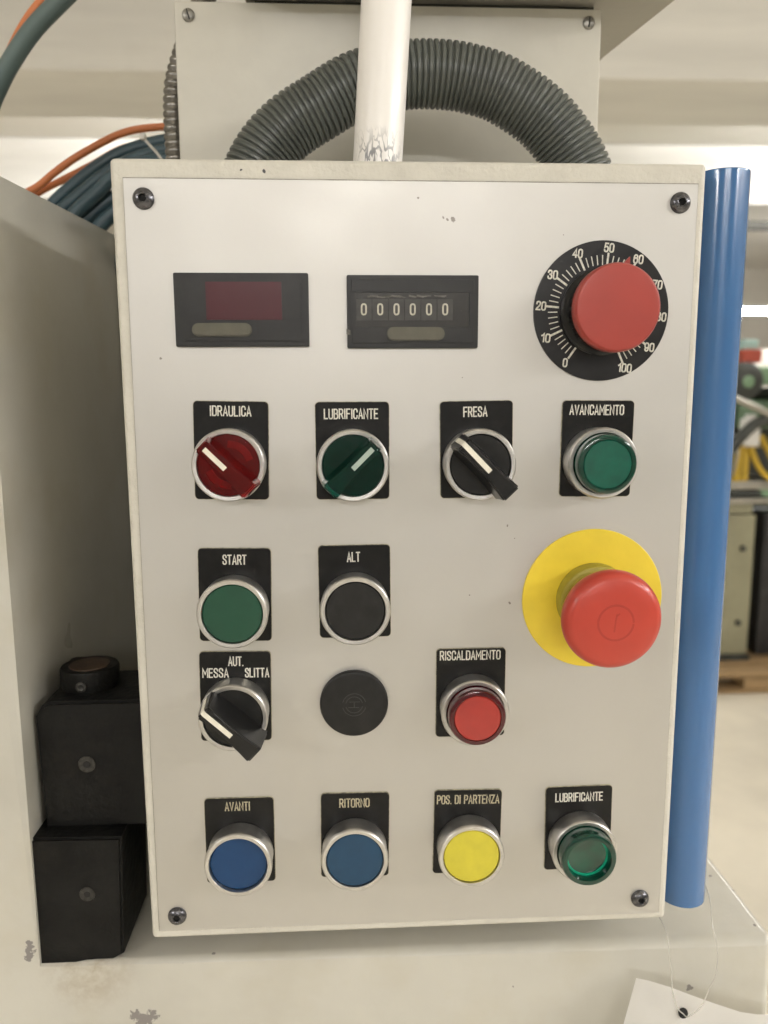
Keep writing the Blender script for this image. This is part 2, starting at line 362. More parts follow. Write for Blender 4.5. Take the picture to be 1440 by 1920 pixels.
def ribbon(bm, P, hw, y0, t, mi=0):
    """flat raised stroke along a polyline of (x, z), mitred at the corners"""
    n = len(P); P = [Vector(p) for p in P]; rows = []
    for i, p in enumerate(P):
        d0 = (p - P[i - 1]).normalized() if i else None
        d1 = (P[i + 1] - p).normalized() if i < n - 1 else None
        if d0 is None: d0 = d1; p = p - d1 * hw * .8
        if d1 is None: d1 = d0; p = p + d0 * hw * .8
        b = d0 + d1
        if b.length < 1e-4: b = d1
        b.normalize(); nrm = Vector((-b.y, b.x)); k = 1 / max(.45, nrm.dot(Vector((-d0.y, d0.x))))
        o = nrm * hw * k
        rows.append([bm.verts.new((q.x, y, q.y)) for q, y in ((p + o, y0), (p + o * .8, y0 - t), (p - o * .8, y0 - t), (p - o, y0))])
    for a, b in zip(rows, rows[1:]):
        for k in range(3): bm.faces.new((a[k], a[k + 1], b[k + 1], b[k])).material_index = mi
    bm.faces.new(rows[0]).material_index = mi; bm.faces.new(rows[-1]).material_index = mi
def lettering(bm, text, cx, cz, height, width, stroke=.26, y0=0, t=.08, gap=.22, rot=0, jit=.0):
    adv = []; x = 0
    for ch in text:
        wd = G[ch][0]; adv.append(x); x += wd + gap
    x -= gap; kx = width / x if width else height
    ca, sa = math.cos(rot), math.sin(rot)
    for ch, a in zip(text, adv):
        jz = random.uniform(-jit, jit)
        for q, st in enumerate(G[ch][1]):
            pts = []
            for px, pz in st:
                u = (a + px - x / 2) * kx; v = (pz - .5) * height + jz
                pts.append((cx + u * ca - v * sa, cz + u * sa + v * ca))
            ribbon(bm, pts, stroke, y0, t + .015 * q)

# ================================================================== SETTING
FZ, CZ = -1415, 1520
def struct(o): o['kind'] = 'structure'; return o
struct(B('floor', (-6000, 8000, -4500, 15000, FZ - 50, FZ), M['floor']))
struct(B('ceiling', (-6000, 8000, -4500, 15000, CZ, CZ + 60), M['ceiling']))
struct(B('far_wall', (-6000, 8000, 9500, 9600, FZ, CZ), M['wall']))
struct(B('rear_wall', (-6000, 8000, -4600, -4500, FZ, CZ), M['rear']))
struct(B('left_wall', (-6100, -6000, -4500, 9500, FZ, CZ), M['wall']))
struct(B('right_wall', (8000, 8100, -4500, 9500, FZ, CZ), M['wall']))
def beam(y0, y1, z0):
    o = B('ceiling_beam', (-6000, 8000, y0, y1, z0, CZ - 2), M['beam'], bev=8); o['kind'] = 'structure'; return o
beam(2440, 2900, 1100)
beam(4560, 5000, 1180)
# column on the far side beneath the lamps
# ------------------------------------------------------------------ fluorescent lamps
def lamp(x, y, z, ln, label, first=[None]):
    if first[0] is None:
        r = empty('ceiling_lamp', (x, y, z), label, 'lamp', 'fluorescent lamps hanging under the ceiling')
        B('lamp_body', (-ln / 2, ln / 2, -70, 70, 0, 45), M['fixture'], r, bev=6)
        for s in (-1, 1):
            bm = bmesh.new(); sweep(bm, [Vector((-ln / 2 + 20, s * 35, -22)), Vector((ln / 2 - 20, s * 35, -22))], 15, 12)
            bm_obj('lamp_tube', bm, M['tube'], r, smooth=True)
        for s in (-1, 1):
            bm = bmesh.new(); sweep(bm, [Vector((s * ln * .35, 0, 45)), Vector((s * ln * .35, 0, 200))], 5, 8)
            bm_obj('hanger_rod', bm, M['steel'], r)
        first[0] = r; return r
    src = first[0]; r = src.copy(); col.objects.link(r); r.location = Vector((x, y, z)) * S; r['label'] = label; r.rotation_euler = (0, 0, 0)
    for ch in src.children:
        c = ch.copy(); col.objects.link(c); c.parent = r
    return r
LZ = 1300
for x, y, z, q in ((-2300, -2300, 1020, 'lamp hanging to the left behind the viewer, end on to the panel'), (2300, -2000, 1000, 'lamp hanging to the right behind the viewer, end on to the panel')):
    lamp(x, y, z, 1500, 'fluorescent ' + q).rotation_euler = (0, 0, math.pi / 2)
lamp(2900, -500, 1050, 1500, 'added unseen fluorescent lamp far out to the right, brightening the left machine wall').rotation_euler = (0, 0, math.pi / 2)  # added out of view to brighten the top of the left machine wall
lamp(3400, -1200, 1200, 1500, 'second added unseen fluorescent lamp, farthest to the right, brightening the left machine wall').rotation_euler = (0, 0, math.pi / 2)  # another unseen lamp added to lift the same wall band
lamp(0, -3700, 1150, 1500, 'added unseen fluorescent lamp square behind the viewer, brightening the top of the face plate')  # added behind the camera so the plate reflects brighter towards its top
for x, q in ((-3600, 'leftmost'), (-600, 'middle'), (2900, 'rightmost')):
    lamp(x, 3700, 1440, 1500, q + ' of the fluorescent lamps between the two grey beams')
lamp(3450, 6300, 735, 1500, 'glaring fluorescent lamp hung low in the far workshop right of the blue pipe')

# ================================================================== MACHINE (cream casting the panel hangs in)
mh = empty('milling_machine', (0, 100, FZ), 'cream painted machine casting with a recess behind the control panel', 'machine')
MO = Vector((0, 100, FZ))
def mpart(name, bm, m, smooth=True):
    bmesh.ops.translate(bm, vec=-MO, verts=bm.verts); return bm_obj(name, bm, m, mh, (0, 0, 0), smooth)
bm = bmesh.new()
prism(bm, [(-460, FZ), (178, FZ), (178, -178), (-172, -178), (-172, 178), (-460, 178)], 11, 300)
es = [e for e in bm.edges if all(v.co.y < 12 for v in e.verts) and not all(v.co.z < FZ + 1 for v in e.verts)]
es += [e for e in bm.edges if all(abs(v.co.x - 178) < 1 for v in e.verts) and abs(e.verts[0].co.y - e.verts[1].co.y) > 10 and e.verts[0].co.z > -300]
lv = [e for e in es if all(abs(v.co.x + 172) < 1 for v in e.verts)]
es = [e for e in es if e not in lv]
bmesh.ops.bevel(bm, geom=list(set(es)), offset=5.0, segments=6, profile=.5, affect='EDGES')
lv = [e for e in bm.edges if all(abs(v.co.x + 172) < 1.5 and v.co.y < 17 for v in e.verts) and abs(e.verts[0].co.z - e.verts[1].co.z) > 200]
bmesh.ops.bevel(bm, geom=lv, offset=13.0, segments=8, profile=.5, affect='EDGES')
for v in bm.verts:
    if v.co.z > 165: v.co.z += (v.co.y - 11) * .045 - 4
mpart('body', bm, M['machine'])
bm = bmesh.new(); box(bm, -171.9, 112, 204, 230, -177.9, 181, bev=3); mpart('recess_wall', bm, M['machine'])

# ------------------------------------------------------------------ blackened clamp blocks in the recess
cb = empty('clamp_block', (-150, 30, -178), 'blackened steel clamp block with round boss standing in the recess left of the panel', 'clamp block')
CO = Vector((-150, 30, -178))
def cpart(name, bm, m, smooth=True, par=None):
    bmesh.ops.translate(bm, vec=-CO, verts=bm.verts); return bm_obj(name, bm, m, par or cb, (0, 0, 0), smooth)
bm = bmesh.new()
prism(bm, [(-174, -183.5), (-166, -181.0), (-158, -179.5), (-148, -177.8), (-139.5, -177.8), (-134.3, -175), (-132.2, -116), (-174.5, -115.4)], 13.5, 58)
bmesh.ops.bevel(bm, geom=[e for e in bm.edges if all(v.co.y < 14 for v in e.verts)], offset=1.2, segments=2, affect='EDGES')
cpart('lower_block', bm, M['burn'])
bm = bmesh.new()
a, b = prism(bm, [(-168.5, -115.2), (-118, -115.2), (-118, -54), (-163, -54), (-167, -56), (-170, -61), (-169, -100)], 22, 62)
bmesh.ops.bevel(bm, geom=[e for e in bm.edges if all(v.co.y < 23 for v in e.verts)], offset=1.4, segments=2, affect='EDGES')
cpart('upper_block', bm, M['burn'])
bm = bmesh.new(); box(bm, -171.5, -158, 56, 76, -70, -50, bev=4, seg=3); cpart('rear_lug', bm, M['burn'])
def vlathe(bm, prof, cx, cy, seg=40):
    rings = [[bm.verts.new((cx + r * math.cos(2 * math.pi * i / seg), cy + r * math.sin(2 * math.pi * i / seg), z)) for i in range(seg)] for r, z in prof]
    for a, b in zip(rings, rings[1:]):
        for i in range(seg): bm.faces.new((a[i], a[(i + 1) % seg], b[(i + 1) % seg], b[i]))
    bm.faces.new(rings[0]); bm.faces.new(rings[-1])
bm = bmesh.new(); vlathe(bm, [(12.6, -54.5), (13.2, -52.8), (13.5, -45.0), (12.9, -43.9)], -151, 43); boss = cpart('boss', bm, M['burn'])
bm = bmesh.new(); vlathe(bm, [(9.6, -44.2), (9.2, -43.5)], -151, 43); cpart('boss_top', bm, M['brown'], par=boss)
for (x, y, z, r) in ((-148.2, 22, -84.2, 3.2), (-149.0, 13.5, -143.6, 2.9), (-151.2, 29.4, -50.0, 2.0)):
    bm = bmesh.new(); lathe(bm, [(r * 1.25, -.2), (r * 1.2, .35), (r * .75, .55), (r * .5, .3)], 24)
    bmesh.ops.translate(bm, vec=Vector((x, y, z)), verts=bm.verts)
    s = cpart('screw', bm, M['screwd'])
    bm = bmesh.new(); lathe(bm, [(r * .5, .34), (0, .34)], 6)
    bmesh.ops.translate(bm, vec=Vector((x, y, z)), verts=bm.verts); cpart('hex_socket', bm, M['hole'], par=s)

# ------------------------------------------------------------------ electrical cabinet with screwed cover
ec = empty('electrical_cabinet', (0, 160, -178), 'grey electrical cabinet standing behind the control panel with a screwed cover plate', 'cabinet')
EO = Vector((0, 160, -178))
def epart(name, bm, m, smooth=True, par=None):
    bmesh.ops.translate(bm, vec=-EO, verts=bm.verts); return bm_obj(name, bm, m, par or ec, (0, 0, 0), smooth)
bm = bmesh.new(); box(bm, -107, 103, 113, 203, -178, 276, bev=2); epart('body', bm, M['cabinet'])
bm = bmesh.new(); box(bm, -111, 107.2, 110, 112.8, 120, 278.4, bev=.9); cover = epart('cover_plate', bm, M['cabinet'])
for x, a in ((-103.8, 74), (100.4, 96)):
    bm = bmesh.new(); lathe(bm, [(3.2, 0), (3.1, .8), (2.4, 1.3), (0, 1.5)], 28)
    bmesh.ops.translate(bm, vec=Vector((x, 110, 271.6)), verts=bm.verts); s = epart('slotted_screw', bm, M['screwz'])
    bm = bmesh.new(); box(bm, -2.5, 2.5, -1.62, -1.3, -.32, .32); bmesh.ops.rotate(bm, cent=(0, 0, 0), matrix=Matrix.Rotation(math.radians(a), 3, 'Y'), verts=bm.verts)
    bmesh.ops.translate(bm, vec=Vector((x, 110, 271.6)), verts=bm.verts); epart('slot', bm, M['hole'], par=s, smooth=False)
# small nuts on the cabinet just above the panel edge
for x, z in ((-86, 196.5), (3.5, 196.5)):
    bm = bmesh.new(); lathe(bm, [(1.5, 0), (1.5, 1.2), (.8, 1.6), (0, 1.6)], 12)
    bmesh.ops.translate(bm, vec=Vector((x, 110, z)), verts=bm.verts); epart('rivet', bm, M['cabinet'])

# overhead arm
oh = empty('overhead_arm', (30, 180, 281), 'grey machine arm jutting out above the electrical cabinet', 'machine arm')
bm = bmesh.new()
lo = [(-76, 76), (150, 76), (131, 176), (120, 330), (-76, 330)]
a = [bm.verts.new((x - 30, y - 180, 0)) for x, y in lo]; b = [bm.verts.new((x - 30, y - 180, 190)) for x, y in lo]
bm.faces.new(a); bm.faces.new(b)
for i in range(5): bm.faces.new((a[i], a[(i + 1) % 5], b[(i + 1) % 5], b[i]))
bmesh.ops.recalc_face_normals(bm, faces=bm.faces)
bmesh.ops.bevel(bm, geom=list(bm.edges), offset=1.5, segments=2, affect='EDGES')
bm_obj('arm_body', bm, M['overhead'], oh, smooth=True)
B('gap_shade_strip', (-101, 74, -66, 20, -2.4, .2), M['gap'], oh)  # dark strip stands in for the shade in the gap under the arm
B('arm_lug', (-128, -112, -74, -64, 1.6, 12), M['gap'], oh, bev=1)

# ------------------------------------------------------------------ corrugated conduit arch
path = [(-75, 70, 174), (-65.3, 70, 193), (-53.5, 70, 205.8), (-37.6, 70, 216), (-20, 70, 225.6), (0, 70, 230.2), (19.5, 70, 230.8), (35, 70, 228.6), (49.5, 70, 223.8), (69, 70, 211.3), (84, 70, 193.5), (92.5, 70, 174)]
P = resample(crom(path, 16), .345)
prof = [0, .75, 1.0, 1.0, 1.0, 1.0, .75, 0]
bm = bmesh.new(); off = Vector((10, 70, 170))
sweep(bm, [p - off for p in P], lambda i: 13.45 + 1.2 * prof[i % 8], 40)
cd = bm_obj('corrugated_conduit', bm, M['hose'], None, off, True)
tag(cd, 'thick ribbed grey-green conduit arching behind the white pole', 'conduit')
# steel spiral conduit at the cabinet's left edge
sp = [(-100, 150, 300), (-106, 135, 278), (-109.5, 126, 261), (-113.2, 125, 250), (-115.4, 125, 240), (-116, 125, 225), (-115.7, 125, 205), (-115, 125, 170), (-113.5, 128, 150)]
P = resample(crom(sp, 12), .62); pr2 = [0, .7, 1, 1, .8, .2]
bm = bmesh.new(); off = Vector((-115, 125, 200)); sweep(bm, [p - off for p in P], lambda i: 4.9 + .8 * pr2[i % 6], 24)
tag(bm_obj('spiral_conduit', bm, M['spiral'], None, off, True), 'thin silver spiral conduit beside the left edge of the grey cover plate', 'conduit')

# ------------------------------------------------------------------ cables and hoses upper left
def cable(name, P, r, m, label, cat, group=None):
    return tag(T(name, P, r, m, None, P[len(P) // 2], 16, 8), label, cat, group)
def e3(P, y, tail=True):
    return [(x, y + 2 * i, z) for i, (x, z) in enumerate(P)]
GH = 'teal hoses bundled behind the left machine wall'
cable('orange_cable', [(-275, 225, 150), (-250, 220, 185)] + e3([(-232.1, 205.8), (-219.8, 215), (-209.1, 224.4), (-193.5, 235.2), (-171.1, 247.3), (-154.1, 252.2), (-132.3, 254), (-108.8, 252)], 213) + [(-90, 235, 230), (-80, 240, 180)], 2.3, M['orange'], 'upper orange cable arching over the teal hose bundle', 'cable')
cable('orange_cable', [(-275, 235, 145), (-250, 232, 180)] + e3([(-236.1, 203.7), (-221.8, 213.8), (-206.5, 222.0), (-188.8, 231.6), (-167.9, 242.8), (-134.5, 248.7), (-110, 246)], 222) + [(-90, 240, 225), (-82, 245, 180)], 2.2, M['orange'], 'lower orange cable squeezed between its twin and the teal hoses', 'cable')
TL = [[(-232, 186), (-219.3, 198.5), (-204.9, 212.5), (-183.8, 228.9), (-163.2, 239.7), (-132.6, 246.7), (-105, 243)],
      [(-228, 178), (-214.6, 191.9), (-198.7, 205.9), (-179.5, 221.2), (-158.9, 232.6), (-131.8, 238.7), (-105, 234)],
      [(-222, 170), (-206.6, 186.1), (-192.4, 200.7), (-181.9, 210.3), (-172.9, 220), (-160.2, 227.4), (-131, 231.8), (-105, 225)],
      [(-220, 168), (-205.8, 184.2), (-189.7, 197), (-172.4, 209.8), (-151, 219), (-133.1, 221.7), (-105, 215)],
      [(-208, 158), (-194.4, 173.3), (-179.9, 190.9), (-166.1, 201.7), (-150, 209), (-132.3, 212.6), (-105, 203)],
      [(-196, 150), (-184, 165), (-170.5, 183), (-156, 195), (-142, 202), (-125, 203), (-105, 196)],
      [(-188, 142), (-176, 160), (-160.5, 178), (-148, 187), (-135, 193), (-120, 194), (-105, 190)]]
TLAB = ['topmost teal hose of the bundle, just under the orange cables', 'second teal hose of the bundle, counted down from the orange cables',
        'teal hose of the bundle that bends sharply near the cable tie', 'middle teal hose of the bundle behind the left machine wall',
        'teal hose of the bundle third up from the machine wall', 'teal hose of the bundle second up from the machine wall', 'lowest teal hose of the bundle, touching the corner of the control panel']
TY = [216, 209, 204, 213, 205, 212, 204]
for P, y, lb, r in zip(TL, TY, TLAB, (4.2, 4.0, 4.4, 4.9, 4.6, 4.7, 4.5)):
    cable('teal_hose', e3(P, y), r, M['teal'], lb, 'hose', GH)
cable('teal_hose', [(-150, 165, 330), (-168.1, 162, 313), (-181.8, 160, 299.6), (-197.4, 160, 285.1), (-209.0, 160, 270.9), (-219.4, 162, 256.6), (-229.5, 166, 239.7), (-245, 175, 200)], 5.1, M['teal2'], 'thick grey-teal hose sweeping down across the top left corner', 'hose')
cable('orange_cable', [(-168, 170, 330), (-184.2, 168, 313.7), (-195, 168, 302.5), (-204.4, 168, 291.7), (-214.1, 168, 276.3), (-223.8, 170, 257.4), (-236, 176, 225)], 2.6, M['orange'], 'orange cable following the hose in the top left corner', 'cable')
ct = empty('cable_tie', (-146, 196, 235), 'white nylon cable tie sticking up from the hose bundle', 'cable tie')
T('strap', [(-3, -1, 3.6), (1, -1.5, -1), (5.5, -2, -6), (9, 0, -12), (11, 5, -20)], .85, M['white_nylon'], ct, seg=8)
B('head', (-4.6, -1, -3.4, 1, 1.8, 5.6), M['white_nylon'], ct, bev=.8)

# ------------------------------------------------------------------ white pole and blue pipe
pl = empty('support_pole', (-13.4, 25, 171), 'glossy white pole rising from the top of the control panel, grimy at its foot', 'pole')
bm = bmesh.new(); sweep(bm, [Vector((0, 0, 0)), Vector((.22, 0, 3.5)), Vector((13.5, 0, 215))], 10.35, 64)
bm_obj('tube', bm, M['pole'], pl, smooth=True)
bp = empty('blue_pipe', (132.4, 18, -158), 'glossy blue pipe mounted upright along the right side of the control panel', 'pipe')
bm = bmesh.new()
rings = [(11.0, 0), (11.1, .6), (11.1, 331.8), (11.0, 332.4), (9.2, 332.4), (9.1, 331.8), (9.1, .6), (9.2, 0)]
vl = [[bm.verts.new((r * math.cos(2 * math.pi * i / 64), r * math.sin(2 * math.pi * i / 64), z)) for i in range(64)] for r, z in rings]
for k in range(8):
    A_, B_ = vl[k], vl[(k + 1) % 8]
    for i in range(64): bm.faces.new((A_[i], A_[(i + 1) % 64], B_[(i + 1) % 64], B_[i]))
bm_obj('tube', bm, M['pipe'], bp, smooth=True)
for z in (60, 270): B('bracket', (-14.9, -10.4, 2, 10, z, z + 14), M['screwz'], bp, bev=.5)

# ================================================================== CONTROL PANEL
cp = empty('control_panel', (0, 22, -158), 'cream control panel box with white face plate, black legends and coloured buttons', 'control panel')
PO = Vector((0, 22, -158))
def L_(x, y, z): return (x - PO.x, y - PO.y, z - PO.z)
bm = bmesh.new(); box(bm, -117.2, 117.6, 0, 107, -157.8, 173.8, bev=2.0, seg=4)
bm_obj('housing', bm, M['housing'], cp, L_(0, 0, 0), True)
bm = bmesh.new()
prism(bm, [(-113.5, -153.4), (114.0, -154.1), (114.1, 165.7), (-112.1, 166.1)], -.9, .05)
bmesh.ops.bevel(bm, geom=[e for e in bm.edges if all(v.co.y < -.5 for v in e.verts)], offset=.3, segments=2, affect='EDGES')
plate = bm_obj('face_plate', bm, M['plate'], cp, L_(0, 0, 0), True)
bm = bmesh.new(); prism(bm, [(-113.75, -153.65), (114.2, -154.3), (114.3, 166.1), (-112.3, 166.5)], -.3, .06)
bm_obj('plate_gasket', bm, M['seam'], cp, L_(0, 0, 0))
PF = -.9                                   # y of the plate's face
def socket_screw(x, z, lab):
    bm = bmesh.new(); lathe(bm, [(4.15, 0), (4.1, .7), (3.6, 1.5), (2.7, 2.1), (1.75, 2.35), (1.55, 2.25)], 40)
    s = bm_obj('button_head_screw', bm, M['screwb'], cp, L_(x, PF, z), True); s['label'] = lab
    bm = bmesh.new(); lathe(bm, [(1.56, 2.26), (1.35, 1.0), (0, 1.0)], 6); bm_obj('hex_socket', bm, M['hole'], s)
socket_screw(-104.6, 158.5, 'top left screw of the face plate'); socket_screw(106.9, 158.5, 'top right screw of the face plate')
socket_screw(-105.2, -145.9, 'bottom left screw of the face plate'); socket_screw(104.6, -146.0, 'bottom right screw of the face plate')

# ------------------------------------------------------------------ display and counter
def instrument(name, cx, cz, lab):
    f = plaque(name, 52.6, 28.4, .6, 1.7, M['frame'], cp, L_(cx, PF, cz), bev=.35); f['label'] = lab; return f
m1 = instrument('display_meter', -68.1, 116.6, 'black display meter with a blank dark red window')
plaque('front_panel', 47.6, 24.4, .9, .5, M['frame'], m1, (-.1, -1.66, .1), bev=.3)
plaque('display_window', 29.6, 14.6, .3, .25, M['redwin'], m1, (1.0, -2.1, 3.4), bev=.1)
plaque('reset_button', 23.4, 5.1, 2.5, 1.3, M['pill'], m1, (-7.9, -2.1, -7.7), bev=.5)
m2 = instrument('counter', -.35, 115.9, 'black mechanical counter reading 000000')
# raised surround with a window opening
bm = bmesh.new()
box(bm, -24.4, 24.4, -2.1, -1.66, 7.5, 12.4, bev=.12); box(bm, -24.4, 24.4, -2.1, -1.66, -12.2, -6.0, bev=.12)
box(bm, -24.4, -22.6, -2.05, -1.64, -6.2, 7.7); box(bm, 22.6, 24.4, -2.05, -1.64, -6.2, 7.7)
bm_obj('surround', bm, M['frame'], m2)
plaque('smoked_window', 45.0, 13.4, .2, .12, M['smoke'], m2, (0, -1.66, .8), bev=.05)
for i in range(6):
    x = -19.6 + i * 6.5
    bm = bmesh.new()
    box(bm, -3.1, 3.1, -1.86, -1.74, -3.9, 4.3, bev=.03)
    wq = bm_obj('digit_wheel', bm, M['wheel'], m2, (x, 0, .6), True)
    bm = bmesh.new(); lettering(bm, '0', 0, 0, 4.0, 1.75, .33, 0, .05); bm_obj('digit', bm, M['digit'], wq, (0, -1.86, .35))
bm = bmesh.new()
for i in range(26):
    x = random.uniform(-18, 13.5); ribbon(bm, [(x, 5.9 + random.uniform(-.35, .35)), (x + random.uniform(1.2, 3), 5.9 + random.uniform(-.35, .35))], random.uniform(.12, .35), -1.88 - i * .004, .02)
bm_obj('dust_smear', bm, M['dust'], m2)
plaque('reset_button', 23.2, 5.3, 2.6, 1.1, M['pill'], m2, (1.1, -2.05, -8.6), bev=.4)
bm = bmesh.new()
for k in range(3): ribbon(bm, [(-26.3, -7.0 - k * .7), (-25.3, -7.5 - k * .6)], .35, -1.72, .05)
bm_obj('sealant_speck', bm, M['dust'], m2)

# ------------------------------------------------------------------ dial
dial = LT('dial_plate', [(27.75, 0), (27.7, .75), (27.3, 1.0), (0, 1.0)], M['dial'], cp, L_(76.3, PF, 116.2), 96)
dial['label'] = 'round black dial plate with a white scale from 0 to 100'
bm = bmesh.new()
for k in range(51):
    a = math.radians(-145 + k * 6); mj = k % 5 == 0
    r0, r1 = (17.9, 22.6) if mj else (18.3, 21.8)
    ribbon(bm, [(r0 * math.sin(a), r0 * math.cos(a)), (r1 * math.sin(a), r1 * math.cos(a))], .42 if mj else .22, 0, .06)
for k in range(11):
    a = math.radians(-145 + k * 30); t = str(k * 10)
    r = 24.9
    lettering(bm, t, r * math.sin(a), r * math.cos(a), 3.1, {1: 1.45, 2: 3.6, 3: 5.3}[len(t)] * (.92 if t == '10' else 1), .31, 0, .06, gap=.24, rot=math.radians(-5))
bm_obj('scale', bm, M['letter'], dial, (0, -1.0, 0))
kn = LT('dial_knob', [(17.2, 1.1), (17.2, 2.0), (15.8, 3.0), (14.6, 5), (14.2, 12), (15.2, 14.5)], M['blackp'], cp, L_(76.6, PF, 115.9), 72)
kn['label'] = 'round speed knob with a red cap over a black skirt'
bm = bmesh.new()
for k in range(40):
    a = 2 * math.pi * k / 40; c, s = math.cos(a), math.sin(a)
    bmv = [bm.verts.new(v) for v in ((14.2 * c - .5 * s, -4.6, 14.2 * s + .5 * c), (14.2 * c + .5 * s, -4.6, 14.2 * s - .5 * c), (15.0 * c, -4.6, 15.0 * s), (14.0 * c - .5 * s, -13.4, 14.0 * s + .5 * c), (14.0 * c + .5 * s, -13.4, 14.0 * s - .5 * c), (14.9 * c, -13.4, 14.9 * s))]
    for f in ((0, 3, 5, 2), (2, 5, 4, 1), (0, 2, 1), (3, 4, 5)): bm.faces.new([bmv[i] for i in f])
o = bm_obj('grip_ribs', bm, M['blackp'], kn); o['kind'] = 'stuff'
bm = bmesh.new(); lathe(bm, [(14.5, 13.6), (16.2, 14.0), (16.75, 15.2), (16.8, 18.4), (16.5, 19.5), (15.9, 20.2), (14.8, 20.4), (8, 20.5), (0, 20.5)], 96)
bm_obj('cap', bm, M['red_knob'], kn, smooth=True)
bm = bmesh.new(); aa = math.radians(14.5)
prism(bm, [(15.6 * math.sin(aa - .15), 15.6 * math.cos(aa - .15)), (15.6 * math.sin(aa + .12), 15.6 * math.cos(aa + .12)), (20.2 * math.sin(aa + .02), 20.2 * math.cos(aa + .02))], -15.2, -13.4)
bm_obj('pointer', bm, M['red_knob'], kn)

# ------------------------------------------------------------------ legend plates
H_TXT = 4.0
def legend(x, z, rot_mrad, texts, old=False, lab=''):
    g = plaque('legend_plate', 29.9, 39.7, 1.6, .9, M['legend'], cp, L_(x, PF, z), rot=(0, -rot_mrad * 1e-3, 0), bev=.22)
    g['label'] = lab
    plaque('laminate_core', 30.3, 40.15, 1.8, .5, M['core'], g, (0, 0, 0), bev=.05, y=-.02)
    bm = bmesh.new()
    for t, tx, tz, wd in texts: lettering(bm, t, tx, tz, 3.75, wd, .275, 0, .06, gap=.24, jit=.04)
    bm_obj('lettering', bm, M['letter_old'] if old else M['letter'], g, (0, -.9, 0))
    return g
legend(-74.2, 61.0, -19, [('IDRAULICA', -.1, 16.0, 16.2)], lab='black legend plate engraved IDRAULICA')
legend(-25.0, 60.5, -1, [('LUBRIFICANTE', -.5, 15.1, 21.6)], lab='black legend plate engraved LUBRIFICANTE, above the green selector')
legend(26.1, 60.6, 12.7, [('FRESA', -.5, 15.6, 9.5)], lab='black legend plate engraved FRESA')
legend(76.5, 60.5, -8, [('AVANCAMENTO', -.7, 16.1, 22.4)], lab='black legend plate engraved AVANCAMENTO')
legend(-74.7, .7, -17, [('START', 0, 15.1, 9.4)], lab='black legend plate engraved START')
legend(-24.7, 1.3, 6, [('ALT', -.3, 14.9, 5.1)], lab='black legend plate engraved ALT')
legend(-75.9, -43.8, -14, [('AUT.', .3, 15.7, 6.0), ('MESSA', -8.3, 10.6, 10.6), ('SLITTA', 9.2, 10.6, 9.8)], lab='black legend plate engraved AUT. MESSA SLITTA')
legend(25.0, -44.7, -1, [('RISCALDAMENTO', -.4, 17.0, 25.8)], lab='black legend plate engraved RISCALDAMENTO')
legend(-76.2, -110.3, -3, [('AVANTI', -.7, 16.2, 10.5)], True, 'black legend plate engraved AVANTI in yellowed letters')
legend(-25.7, -109.6, -12, [('RITORNO', -.3, 15.4, 12.8)], True, 'black legend plate engraved RITORNO in yellowed letters')
legend(24.3, -109.8, -16, [('POS. DI PARTENZA', 0, 15.6, 27.4)], True, 'black legend plate engraved POS. DI PARTENZA in yellowed letters')
legend(74.5, -109.7, 8, [('LUBRIFICANTE', 0, 15.0, 21.0)], lab='black legend plate engraved LUBRIFICANTE, above the bottom green lamp button')

# ------------------------------------------------------------------ switches
LY = PF - .9
def bezel(name, x, z, h=11, lab='', ro=14.5, ri=12.35, lip=None):
    r = LT(name, [(ro - .9, 0), (ro - .3, .8), (ro - .35, h - 3), (ro, h - 2.0), (ro, h - .8), (ro - .25, h - .25), (ro - .6, h), (ri + .2, h - .12), (ri, h - .4), (ri - .1, h - 3.5)], M['chrome'], cp, L_(x, LY, z), 80)
    r['label'] = lab; return r
def push(x, z, m, lab, h=10.1, dish=0, rc=12.15, tilt=0):
    r = bezel('push_button', x, z, 10.6, lab)
    c = LT('cap', [(rc, h - 4), (rc, h - .5), (rc - .4, h - .08), (rc - 1.0, h), (rc * .6, h - dish * .7), (0, h - dish)], m, r, seg=72)
    return r
def lamp_button(x, z, shell, face, lab, rim=None, h=15.2, rl=12.1, rd=9.8):
    r = bezel('illuminated_button', x, z, 10.0, lab)
    hs = h
    LT('lens', [(rl, 6), (rl, h - 1.2), (rl - .5, h - .3), (rl - 1.3, h), (rd + .1, h), (rd, h - .5)] + ([(rd - .1, h - 4.5)] if rim else []), shell, r, seg=72)
    if rim:
        h -= 3.6
        LT('rim_ring', [(rd, h - .6), (rd - .2, h - .15), (rd - .9, h - .15), (rd - 1.1, h - .6)], rim, r, seg=72)
        LT('lens_face', [(rd - 1.05, h - .7), (rd * .5, h - 1.2), (0, h - 1.35)], face, r, seg=72)
    else: LT('lens_face', [(rd, h - .45), (rd - .3, h - .12), (rd * .5, h + .05), (0, h + .1)], face, r, seg=72)
    LT('inner_tube', [(rl - 1.2, 5), (rl - 1.2, h - 1.8)], shell, r, seg=48)
    return r
SEC = [(-15.2, -14.2, 5.0, 4.0), (-13, -12.4, 5.0, 3.9), (-8, -8, 4.7, 3.3), (-2, -2, 4.5, 2.9), (4, 4, 4.4, 2.8), (9, 9, 4.4, 3.0), (14.3, 13.2, 3.9, 3.3)]
